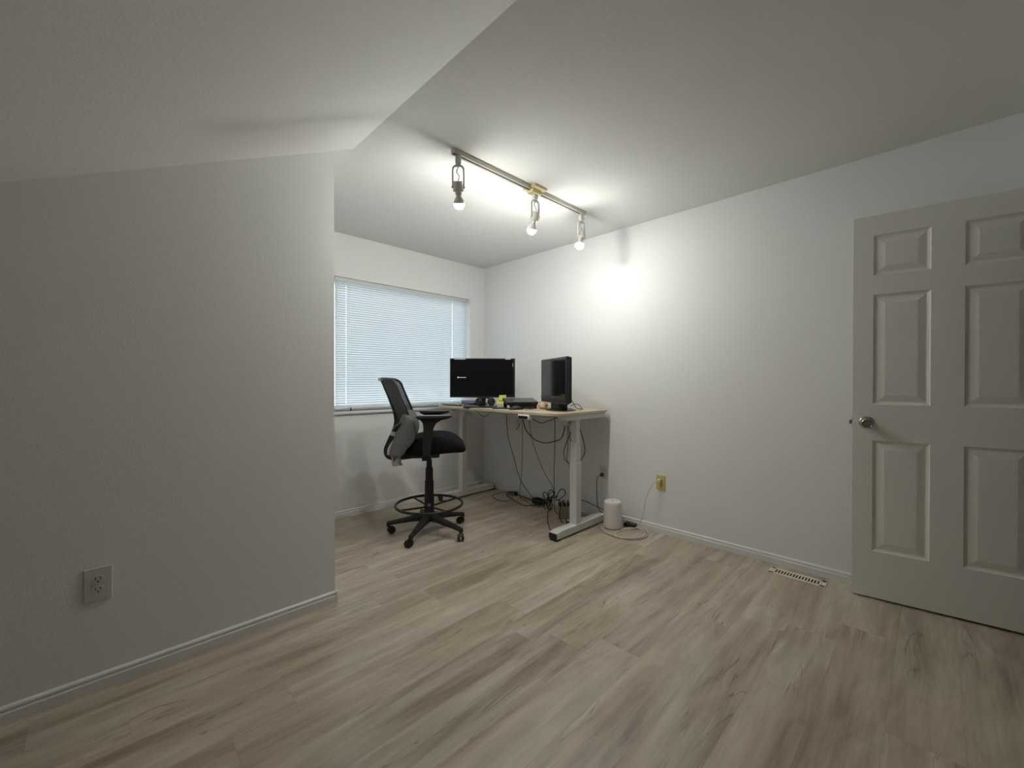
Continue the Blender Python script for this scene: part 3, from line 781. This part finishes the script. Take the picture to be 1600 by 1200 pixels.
# ------------------------------------------------------------ things on the desk
G = 'computer monitors on the desk'
FR = (0.704, 0.710)   # room diagonal the big monitor looks along
def monitor_wide():
    r = thing('computer_monitor', 'wide thin black monitor facing the chair, beside the window', 'monitor', (2.515, 2.925, DZ), math.atan2(-0.704, 0.710))
    # local x = to the right in the photo, local y = away from the camera
    hw = 0.300; z0, z1 = 0.088, 0.449
    b = B(); box(b, (-hw, 0.0, z0), (hw, 0.022, z1), 0.004); box(b, (-0.16, 0.02, z0+0.03), (0.16, 0.045, z1-0.08), 0.008)
    hs = obj('housing', b, M['bezel'], r)
    b = B(); box(b, (-hw+0.008, -0.0012, z0+0.016), (hw-0.020, 0.002, z1-0.010)); sn = obj('screen', b, M['screen'], r)
    b = B(); box(b, (-0.230, -0.0019, 0.2675), (-0.2195, -0.0012, 0.2785)); x = -0.2165
    for k, w in enumerate((5, 6, 4, 6, 5, 4, 6, 5, 4, 5, 4)): box(b, (x, -0.0019, 0.2700), (x+w*0.001, -0.0012, 0.2745 + 0.001*(k % 2))); x += w*0.001+0.0012
    obj('screen_message', b, M['glyph'], sn)
    b = B(); box(b, (hw-0.026, -0.0022, z1-0.078), (hw-0.016, -0.0012, z1-0.046)); obj('sticker', b, M['label'], hs)
    for xa, xb in ((-hw+0.040, -hw+0.145), (hw-0.090, hw-0.040)):
        b = B(); box(b, (xa, -0.0035, z1-0.012), (xb, 0.024, z1+0.0035), 0.0015); obj('clip', b, M['silver'], hs)
    b = B(); box(b, (-0.028, 0.022, 0.01), (0.028, 0.050, 0.20), 0.006); obj('neck', b, M['black'], r)
    b = B(); box(b, (-0.165, -0.12, 0.0), (0.135, 0.10, 0.012), 0.005, 3); obj('base', b, M['black'], r)
monitor_wide()

def monitor_square():
    A = Vector((2.500, 1.945)); Bp = Vector((2.790, 2.450)); c = (A+Bp)/2; d = (Bp-A).normalized()
    # local x runs from far edge to near edge; local y points behind the screen (to the right wall)
    ang = math.atan2(-d.y, -d.x)
    r = thing('computer_monitor', 'taller black monitor with thick lower bezel at the near desk end', 'monitor', (c.x, c.y, DZ), ang)
    hw = (Bp-A).length/2; z0, z1 = 0.060, 0.427
    s = 1.0
    # +y in local = rotate ang+90; make sure it points to +X world
    ny = Vector((-math.sin(ang), math.cos(ang)))
    s = 1.0 if ny.x > 0 else -1.0
    def bx(b, x0, x1_, y0, y1, z0_, z1_, bv=0.0):
        ya, yb = sorted((s*y0, s*y1)); box(b, (x0, ya, z0_), (x1_, yb, z1_), bv)
    b = B(); bx(b, -hw, hw, 0.0, 0.030, z0, z1, 0.006); bx(b, -hw+0.01, hw-0.006, 0.028, 0.052, z0+0.01, z1-0.004, 0.008); bx(b, -0.17, 0.17, 0.045, 0.085, z0+0.05, z1-0.07, 0.012)
    hs = obj('housing', b, M['bezel2'], r)
    b = B(); bx(b, -hw+0.018, hw-0.018, -0.001, 0.004, z0+0.058, z1-0.020); obj('screen', b, M['screen'], r)
    b = B(); bx(b, -hw+0.010, hw-0.010, -0.0055, 0.004, z0+0.035, z0+0.056, 0.004); obj('lower_bezel_ridge', b, M['bezel2'], hs)
    b = B(); bx(b, -0.10, 0.10, 0.020, 0.095, 0.006, 0.20, 0.01); obj('neck', b, M['black'], r)
    b = B(); lathe(b, [(0.0, 0), (0.155, 0.0), (0.155, 0.004), (0.12, 0.014), (0.0, 0.018)], 40, T(0, s*0.072, 0) @ Matrix.Scale(0.78, 4, (0, 1, 0))); obj('base', b, M['black'], r, auto=40)
monitor_square()

def laptop():
    # closed laptop on a slightly sloping black riser
    rz = math.atan2(-0.704, 0.710) + 0.22; tl = math.radians(7.5); px_, py_ = 2.633, 2.558
    r = thing('laptop', 'closed dark grey laptop on the black riser between the monitors', 'laptop', (px_, py_, 0.9945), rz)
    r.rotation_euler = (tl, 0, rz)
    b = B(); box(b, (-0.14, -0.10, 0.0), (0.14, 0.10, 0.010), 0.004); obj('base', b, M['black'], r)
    b = B(); box(b, (-0.14, -0.10, 0.0105), (0.14, 0.10, 0.017), 0.003); obj('lid', b, M['shade'], r)
    r2 = thing('laptop_riser', 'low black riser stand holding the closed laptop', 'stand', (px_, py_, DZ), rz)
    b = B(); box(b, (-0.135, -0.098, -0.011), (0.135, 0.098, 0.0), 0.003, 2, T(0, 0, 0.9940-DZ) @ RX(tl)); obj('platform', b, M['black'], r2)
    b = B(); box(b, (-0.13, -0.085, 0.0), (0.13, -0.070, 0.038), 0.002); obj('support', b, M['black'], r2)
    b = B(); box(b, (-0.13, 0.070, 0.0), (0.13, 0.085, 0.056), 0.002); obj('support', b, M['black'], r2)
laptop()

def sticky(loc, rz, tilt, label, w, h):
    b = B(); n = 6; g = []
    for i in range(n+1):
        row = []
        for j in range(n+1):
            x = (i/n-0.5)*w; z = (j/n)*h; y = 0.010*math.sin(i/n*2.2+0.4)*j/n
            row.append((x, y, z))
        g.append(row)
    fr = [[b.verts.new(p) for p in row] for row in g]; bk = [[b.verts.new((p[0], p[1]+0.003, p[2])) for p in row] for row in g]
    for i in range(n):
        for j in range(n):
            b.faces.new([fr[i][j], fr[i+1][j], fr[i+1][j+1], fr[i][j+1]]); b.faces.new([bk[i][j], bk[i][j+1], bk[i+1][j+1], bk[i+1][j]])
    for i in range(n):
        b.faces.new([fr[i][0], bk[i][0], bk[i+1][0], fr[i+1][0]]); b.faces.new([fr[i][n], fr[i+1][n], bk[i+1][n], bk[i][n]])
        b.faces.new([fr[0][i], fr[0][i+1], bk[0][i+1], bk[0][i]]); b.faces.new([fr[n][i], bk[n][i], bk[n][i+1], fr[n][i+1]])
    o = obj('sticky_note', b, M['sticky'], None); o.location = loc; o.rotation_euler = (tilt, 0, rz)
    tag(o, label, 'note', 'yellow sticky notes by the wide monitor'); return o
rzv = math.atan2(-0.704, 0.710)
sticky((2.622, 2.799, 0.968), rzv+0.06, -0.05, 'lower yellow sticky note hanging below the wide monitor, left of the laptop', 0.062, 0.044)
sticky((2.637, 2.784, 0.998), rzv-0.04, 0.0, 'upper yellow sticky note stuck over the bottom edge of the wide monitor', 0.064, 0.050)

# headphones in front of the wide monitor's neck
def headphones():
    r = thing('headphones', 'black over-ear headphones in front of the wide monitor neck', 'headphones', (2.470, 2.835, DZ+0.012), rzv)
    b = B(); tube(b, [(-0.065, 0, 0.045), (-0.060, 0.0, 0.062), (-0.03, 0.0, 0.074), (0.0, 0, 0.078), (0.03, 0, 0.074), (0.06, 0, 0.062), (0.065, 0, 0.045)], 0.008, 8); obj('headband', b, M['black'], r, smooth=True)
    for s in (-1, 1):
        m_ = T(s*0.055, 0, 0.042) @ RZ(s*0.9) @ RX(PI/2)
        b = B(); lathe(b, [(0.0, -0.020), (0.032, -0.018), (0.037, -0.008), (0.037, 0.008), (0.030, 0.020), (0.018, 0.021), (0.0, 0.014)], 24, m_)
        obj('ear_cup', b, M['blackmat'], r, auto=50)
headphones()

def mouse():
    r = thing('computer_mouse', 'black computer mouse near the front desk edge, left of the control panel', 'mouse', (2.478, 2.455, DZ), math.radians(-28))
    rings = []
    for u, hw, zt in ((-0.058, 0.014, 0.010), (-0.050, 0.026, 0.020), (-0.025, 0.031, 0.034), (0.0, 0.031, 0.037), (0.03, 0.029, 0.028), (0.052, 0.025, 0.016), (0.060, 0.016, 0.008)):
        rings.append([(u, hw*math.cos(t), zt*max(0, math.sin(t))**0.8 if math.sin(t) > 0 else 0.0) for t in [2*PI*i/14 for i in range(14)]])
    b = B(); loft(b, rings); obj('body', b, M['black'], r, smooth=True)
    b = B(); lathe(b, [(0.006, -0.003), (0.006, 0.003)], 12, T(0.034, 0, 0.024) @ RX(PI/2)); obj('scroll_wheel', b, M['bezel2'], r)
mouse()

def simple(name, label, cat, b, m, smooth=False, group=None, auto=None):
    return tag(obj(name, b, m, None, smooth, auto=auto), label, cat, group)

b = B(); P = []
for i in range(60):
    a = i*0.42; P.append((2.57+0.055*math.cos(a)*(1+0.25*math.sin(i*0.7)), 2.385+0.045*math.sin(a*1.1), DZ+0.006+0.010*abs(math.sin(i*0.31))+0.004))
tube(b, P, 0.0032, 6, 3)
simple('cable_coil', 'loose black cable heap on the desk between mouse and tan wrapper', 'cable', b, M['cable'], True)

b = B(); box(b, (-0.09, -0.065, 0), (0.09, 0.062, 0.010), 0.003, 2, T(2.500, 2.630, DZ) @ RZ(rzv))
simple('notebook', 'flat black notebook on the desk between wide monitor base and mouse', 'notebook', b, M['black'])
b = B(); box(b, (-0.011, -0.011, 0), (0.011, 0.011, 0.026), 0.004, 2, T(2.490, 2.555, DZ+0.0102) @ RZ(0.4))
simple('charger_cube', 'small white charger cube in front of the black riser', 'charger', b, M['trim'])
b = B(); t = B(); bmesh.ops.create_icosphere(t, subdivisions=3, radius=1)
for v in t.verts:
    n_ = v.co.copy(); k = 1 + 0.16*math.sin(5*n_.x+2)*math.cos(6*n_.y) + 0.10*math.sin(11*n_.z+3*n_.x)
    v.co = Vector((n_.x*0.046*k, n_.y*0.038*k, max(-0.027, n_.z*0.031*k)+0.027))
join(b, t, T(2.718, 2.362, DZ) @ RZ(0.5))
simple('crumpled_wrapper', 'crumpled tan wrapper beside the taller monitor base', 'wrapper', b, M['tan'], auto=35)
b = B(); box(b, (-0.018, -0.012, 0), (0.018, 0.012, 0.012), 0.003, 2, T(2.750, 2.415, DZ+0.046) @ RZ(0.3) @ RY(0.3))
box(b, (-0.008, -0.008, -0.040), (0.008, 0.008, 0.004), 0.002, 2, T(2.755, 2.420, DZ+0.042))
simple('tape_dispenser', 'small white dispenser poking up behind the tan wrapper', 'dispenser', b, M['paper'])

# papers at the far end of the desk
b = B(); box(b, (-0.105, -0.15, 0), (0.105, 0.15, 0.006), 0.002, 2, T(2.535, 3.315, DZ) @ RZ(0.05))
simple('tablet', 'thin black tablet under papers at the far desk end', 'tablet', b, M['black'])
b = B()
for k in range(5): box(b, (-0.105, -0.145, 0.0022*k), (0.105, 0.145, 0.0022*k+0.0018), 0, 2, T(2.545, 3.320, DZ+0.0062) @ RZ(0.05+0.03*math.sin(k*2.3)))
simple('paper_stack', 'low stack of white papers at the far desk end by the window', 'papers', b, M['paper'])
b = B(); n = 8; g = []
for i in range(n+1):
    row = []
    for j in range(3): row.append(((i/n-0.5)*0.24, (j-1)*0.08, 0.003+0.022*math.sin(PI*i/n)**1.2))
    g.append(row)
for z_ in (0, 0.0025):
    vs = [[b.verts.new((T(2.640, 3.270, DZ+0.019+z_) @ RZ(0.9)) @ Vector(p)) for p in row] for row in g]
    for i in range(n):
        for j in range(2): b.faces.new([vs[i][j], vs[i+1][j], vs[i+1][j+1], vs[i][j+1]])
simple('blue_folder', 'bent blue folder on the papers behind the wide monitor', 'folder', b, M['blue'])
b = B(); lathe(b, [(0.0, 0), (0.018, 0.0), (0.018, 0.020), (0.0, 0.021)], 20, T(2.405, 3.405, DZ)); 
simple('pink_jar', 'tiny pale pink jar at the far front desk corner', 'jar', b, M['pink'], auto=40)
b = B(); tube(b, [(2.355+0.055, 3.14, DZ+0.006), (2.42, 3.17, DZ+0.014), (2.45, 3.15, DZ+0.012), (2.44, 3.11, DZ+0.006), (2.41, 3.10, DZ+0.006)], 0.006, 8)
simple('gold_trinket', 'small gold trinket at the left front of the wide monitor base', 'trinket', b, M['gold'], True)
b = B(); P = []
for i in range(46):
    a = i*0.5; P.append((2.62+0.050*math.cos(a), 3.075+0.045*math.sin(a*0.9), DZ+0.006+0.022*abs(math.sin(i*0.37))))
tube(b, P, 0.003, 6, 3)
simple('cable_coil', 'tangled black cables on the desk left of the headphones', 'cable', b, M['cable'], True)

# ------------------------------------------------------------ cables and floor clutter
def cable(label, pts, r=0.0028, m='cable', name='cable', k=6):
    b = B(); tube(b, pts, r, 8, k)
    o = tag(obj(name, b, M[m], None, True), label, 'cable')
    o0 = Vector(pts[0])
    for v in o.data.vertices: v.co -= o0
    o.location = o0
    return o
Z = 0.0045
cable('black cable hanging leftmost under the desk down to the floor coil', [(2.93,3.045,0.905),(2.93,3.021,0.664),(2.94,2.994,0.536),(2.95,2.949,0.412),(2.965,2.906,0.255),(2.975,2.845,0.156),(2.985,2.743,0.06),(2.99,2.70,0.02)], 0.0032)
cable('thin cable dropping straight down below the desk control panel', [(2.90,2.786,0.905),(2.90,2.786,0.532),(2.92,2.813,0.278),(2.985,2.900,0.03),(2.972,2.802,Z),(2.892,2.644,Z),(2.924,2.584,Z),(2.99,2.555,Z)], 0.0024)
cable('thick black cable sagging in a wide loop under the desktop', [(2.85,2.760,0.905),(2.85,2.725,0.800),(2.85,2.688,0.717),(2.85,2.599,0.648),(2.85,2.505,0.622),(2.85,2.429,0.624),(2.85,2.333,0.651),(2.85,2.269,0.680),(2.85,2.234,0.766),(2.85,2.205,0.905)], 0.0042)
cable('thin black cable slanting from the desk down to the upright cable bundle', [(2.90,2.70,0.905),(2.90,2.685,0.738),(2.90,2.652,0.608),(2.90,2.588,0.477),(2.90,2.509,0.346),(2.90,2.418,0.239),(2.88,2.371,0.194)], 0.0024)
cable('black cable running straight down through the upright bundle to the floor', [(2.80,2.300,0.905),(2.82,2.316,0.650),(2.84,2.339,0.421),(2.85,2.347,0.165),(2.88,2.36,0.02),(2.885,2.315,Z)], 0.0030)
cable('short loop of thin cable dangling from the desk control panel', [(2.40,2.335,0.885),(2.405,2.340,0.825),(2.405,2.362,0.795),(2.405,2.380,0.786),(2.405,2.353,0.812),(2.40,2.365,0.885)], 0.0022)
cable('shallow cable swag beside the control panel under the front desk edge', [(2.50,2.32,0.902),(2.50,2.287,0.873),(2.50,2.231,0.850),(2.50,2.184,0.844),(2.50,2.131,0.862),(2.50,2.085,0.875),(2.50,2.034,0.900)], 0.0030)
cable('small black cable swag under the desktop below the wide monitor', [(2.50,3.025,0.905),(2.50,2.960,0.883),(2.50,2.924,0.861),(2.50,2.879,0.855),(2.50,2.835,0.872),(2.50,2.800,0.892),(2.50,2.749,0.906)], 0.0026)
cable('thin cable falling just left of the near desk column', [(2.75,2.135,0.905),(2.75,2.122,0.730),(2.75,2.122,0.624),(2.75,2.128,0.518),(2.72,2.050,0.438)], 0.0024)
cable('short slanting cable ending behind the top of the near desk column', [(2.70,2.09,0.905),(2.70,2.064,0.740),(2.70,2.025,0.615)], 0.0028)
cable('black cable bowing out to the left of the near desk column', [(2.80,2.10,0.800),(2.80,2.167,0.668),(2.80,2.201,0.583),(2.80,2.187,0.514),(2.78,2.095,0.480)], 0.0032)
cable('black cable bowing out to the right of the near desk column', [(2.90,2.116,0.905),(2.90,2.112,0.790),(2.90,2.089,0.720),(2.90,2.063,0.641),(2.90,2.063,0.561),(2.86,2.115,0.470)], 0.0038)
cable('thin brown red cable curving on the floor by the far wall', [(3.06,3.13,Z),(3.02,3.19,Z),(2.879,3.185,Z),(2.814,3.084,Z),(2.807,2.965,Z),(2.867,2.936,Z),(2.98,2.99,Z)], 0.0026, 'redcable')
cable('black floor cable looping from the labelled adapter to the flat coil', [(3.03,3.105,Z),(2.978,3.088,Z),(2.946,3.018,Z),(2.889,2.853,Z),(2.847,2.717,Z),(2.907,2.658,Z),(2.96,2.65,Z)], 0.0036)
cable('short black cable joining the labelled adapter and the flat coil', [(3.045,3.02,0.012),(3.055,2.937,Z),(3.03,2.80,Z),(3.00,2.75,0.012)], 0.0042)
cable('black cable arching across the floor to the near desk foot', [(2.93,2.48,0.03),(2.847,2.418,Z),(2.652,2.252,Z),(2.517,2.111,Z),(2.475,2.045,Z)], 0.0034)
cable('black cable hanging from the tan power tower to the small adapter', [(2.80,2.215,0.160),(2.755,2.20,0.12),(2.73,2.19,0.05),(2.745,2.18,Z),(2.715,2.135,0.012)], 0.0032)
cable('thin dark wire crossing low behind the near column towards the white cylinder', [(2.96,2.20,0.160),(3.0,2.053,0.122),(3.03,1.939,0.080),(3.03,1.905,0.04)], 0.0030)
cable('black floor wire running along the wall behind the near column', [(2.94,2.20,Z),(3.01,2.12,Z),(3.05,2.02,Z),(3.055,1.93,Z)], 0.0032)

# plug and cord of the grey outlet
r = thing('cable', 'dark grey power cord plugged into the grey outlet', 'cable', (0, 0, 0))
b = B(); tube(b, [(3.070,2.004,0.372),(3.045,2.022,0.362),(3.036,2.030,0.325),(3.036,2.029,0.22),(3.036,2.024,0.130),(3.03,2.00,0.08),(3.03,1.93,0.035),(3.03,1.90,Z)], 0.0034, 8); obj('cord', b, M['greycable'], r, smooth=True)
b = B(); box(b, (3.058, 1.988, 0.358), (XR-0.0087, 2.014, 0.388), 0.006, 2); obj('plug', b, M['greycable'], r)

# white USB style cable from the yellowed outlet
r = thing('charging_cable', 'long white cable looping from the yellowed outlet to the floor', 'cable', (0, 0, 0))
b = B(); tube(b, [(3.060,1.484,0.410),(3.035,1.500,0.404),(3.000,1.523,0.355),(2.980,1.549,0.271),(2.972,1.559,0.192),(2.972,1.575,0.120),(2.985,1.610,0.055),(2.999,1.650,0.020),(2.99,1.69,0.012),(2.93,1.715,0.007),(2.865,1.722,Z),(2.800,1.705,Z),(2.772,1.658,Z),(2.819,1.587,Z),(2.882,1.543,Z),(2.967,1.545,Z),(3.03,1.60,0.006),(3.045,1.655,0.010)], 0.0040, 8); obj('cord', b, M['whitecable'], r, smooth=True)
b = B(); box(b, (3.055, 1.472, 0.400), (XR-0.0087, 1.494, 0.422), 0.004, 2); obj('plug', b, M['whitecable'], r)
cable('tan braided cable coiled on the floor around the white cylinder', [(3.045,1.895,0.01),(3.00,1.925,Z),(2.942,1.935,Z),(2.866,1.890,Z),(2.790,1.805,Z),(2.762,1.706,Z),(2.775,1.608,Z),(2.846,1.528,Z),(2.959,1.522,Z),(3.045,1.600,Z),(3.055,1.69,Z),(3.03,1.735,Z)], 0.0045, 'tancable')

# white cylinder
r = thing('air_purifier', 'white tapered cylinder device on the floor by the right wall', 'purifier', (2.940, 1.812, 0))
b = B(); lathe(b, [(0.0, 0.004), (0.068, 0.004), (0.0735, 0.008), (0.0742, 0.02), (0.0695, 0.19), (0.068, 0.205), (0.063, 0.214), (0.058, 0.216), (0.0, 0.213)], 48); bd = obj('body', b, M['tower'], r, auto=40)
b = B(); lathe(b, [(0.0, 0.0), (0.066, 0.0), (0.066, 0.004), (0.0, 0.004)], 40); obj('base', b, M['bezel2'], r)
b = B(); lathe(b, [(0.0, 0.2125), (0.0075, 0.2130), (0.007, 0.2155), (0.0, 0.216)], 20, T(0.0, 0.0, 0)); obj('button', b, M['label'], r)

b = B(); box(b, (3.022, 1.672, 0), (3.076, 1.765, 0.030), 0.006)
simple('power_adapter', 'flat black adapter on the floor right behind the white cylinder', 'adapter', b, M['black'])
# adapter with the grey label
r = thing('power_adapter', 'black adapter with a grey label on the floor at the wall', 'adapter', (3.035, 3.055, 0), math.radians(-52))
b = B(); box(b, (-0.052, -0.022, 0), (0.052, 0.022, 0.034), 0.005); obj('body', b, M['black'], r)
b = B(); box(b, (-0.046, -0.0232, 0.006), (0.024, -0.0218, 0.029)); obj('sticker', b, M['label'], r)
# flat coil by the wall
b = B(); P = []
for i in range(84):
    a = i*0.44; P.append((2.995+0.055*math.cos(a)*(1+0.10*math.sin(i*0.9)), 2.655+0.075*math.sin(a)*(1+0.10*math.cos(i*0.6)), 0.008+0.00042*i+0.004*math.sin(i*1.3)))
tube(b, P, 0.0036, 6, 3); box(b, (2.955, 2.60, 0.001), (3.03, 2.71, 0.024), 0.006)
simple('cable_coil', 'flat coil of black cable on the floor at the right wall under the desk', 'cable', b, M['cable'], True)
# upright tied bundle
b = B(); cxy = Vector((2.87, 2.40, 0.0))
rnd = random.Random(3)
for k in range(7):
    a0 = -0.5 + 0.30*k; hh = 0.085 + 0.02*rnd.random(); off = rnd.uniform(-0.012, 0.012)
    base = Vector((2.865+off, 2.405-off, 0.115)); L_ = []
    for i in range(13):
        t = 2*PI*i/12
        u = 0.020*math.sin(t)*(1+0.4*rnd.random()); w = hh*(1-math.cos(t))/2*(1 if k % 2 == 0 else -1)
        du = Vector((0.6, -0.75, 0)); L_.append(base + du*(u + w*math.sin(a0)*0.8) + Vector((0.01*k-0.03, 0.005*k, w*math.cos(a0)*0.95)))
    L_ = [Vector((p.x, p.y, max(0.006, p.z))) for p in L_]
    tube(b, L_[:-1], 0.0036, 6, 3, closed=True)
for s in (0.07, 0.0): tube(b, [(2.87, 2.40, 0.115), (2.865, 2.405, 0.06), (2.87+s*0.4, 2.42, 0.006)], 0.0036, 6)
lathe(b, [(0.017, -0.012), (0.017, 0.012)], 12, T(2.866, 2.404, 0.113))
simple('cable_bundle', 'upright tied bundle of black cables under the desk left of the column', 'cable', b, M['cable'], True)
b = B(); tube(b, [(2.86, 2.34, 0.13), (2.855, 2.31, 0.19), (2.85, 2.275, 0.235), (2.85, 2.235, 0.240), (2.85, 2.225, 0.205), (2.85, 2.265, 0.165), (2.86, 2.33, 0.125)], 0.0042, 8)
simple('cable', 'big round cable loop standing above the tan power tower', 'cable', b, M['cable'], True)
# tan power tower with plugs
r = thing('power_tower', 'tan power block crowded with black plugs behind the near desk column', 'power strip', (2.855, 2.215, 0), math.radians(-48))
b = B(); box(b, (-0.072, -0.035, 0), (0.105, 0.035, 0.105), 0.006); obj('body', b, M['tantower'], r)
for i, x in enumerate((-0.052, -0.018, 0.018, 0.055)):
    b = B(); box(b, (x-0.011, -0.026, 0.1045), (x+0.011, 0.006, 0.135), 0.004); tube(b, [(x, -0.01, 0.133), (x-0.004, -0.015, 0.158), (x-0.014, -0.03, 0.150), (x-0.018, -0.038, 0.12)], 0.0036, 6)
    obj('plug', b, M['cable'], r)
r = thing('power_adapter', 'black adapter brick on the floor between power tower and near desk foot', 'adapter', (2.725, 2.085, 0), math.radians(40))
b = B(); box(b, (-0.045, -0.028, 0), (0.055, 0.028, 0.042), 0.006); obj('body', b, M['black'], r)
b = B(); box(b, (-0.030, -0.018, 0.0415), (0.030, 0.018, 0.0425)); obj('sticker', b, M['silver'], r)
# monitor cables at the back of the taller monitor
cable('black cable hanging down from the back of the taller monitor', [(2.735,2.13,DZ+0.13),(2.80,2.12,DZ+0.08),(2.83,2.10,DZ+0.02),(2.85,2.09,DZ+0.006),(2.90,2.075,DZ+0.005)], 0.0030)
cable('black cable arching onto the desktop right of the taller monitor', [(2.82,2.15,DZ+0.03),(2.845,2.12,DZ+0.045),(2.875,2.09,DZ+0.035),(2.885,2.08,DZ+0.006)], 0.0028)
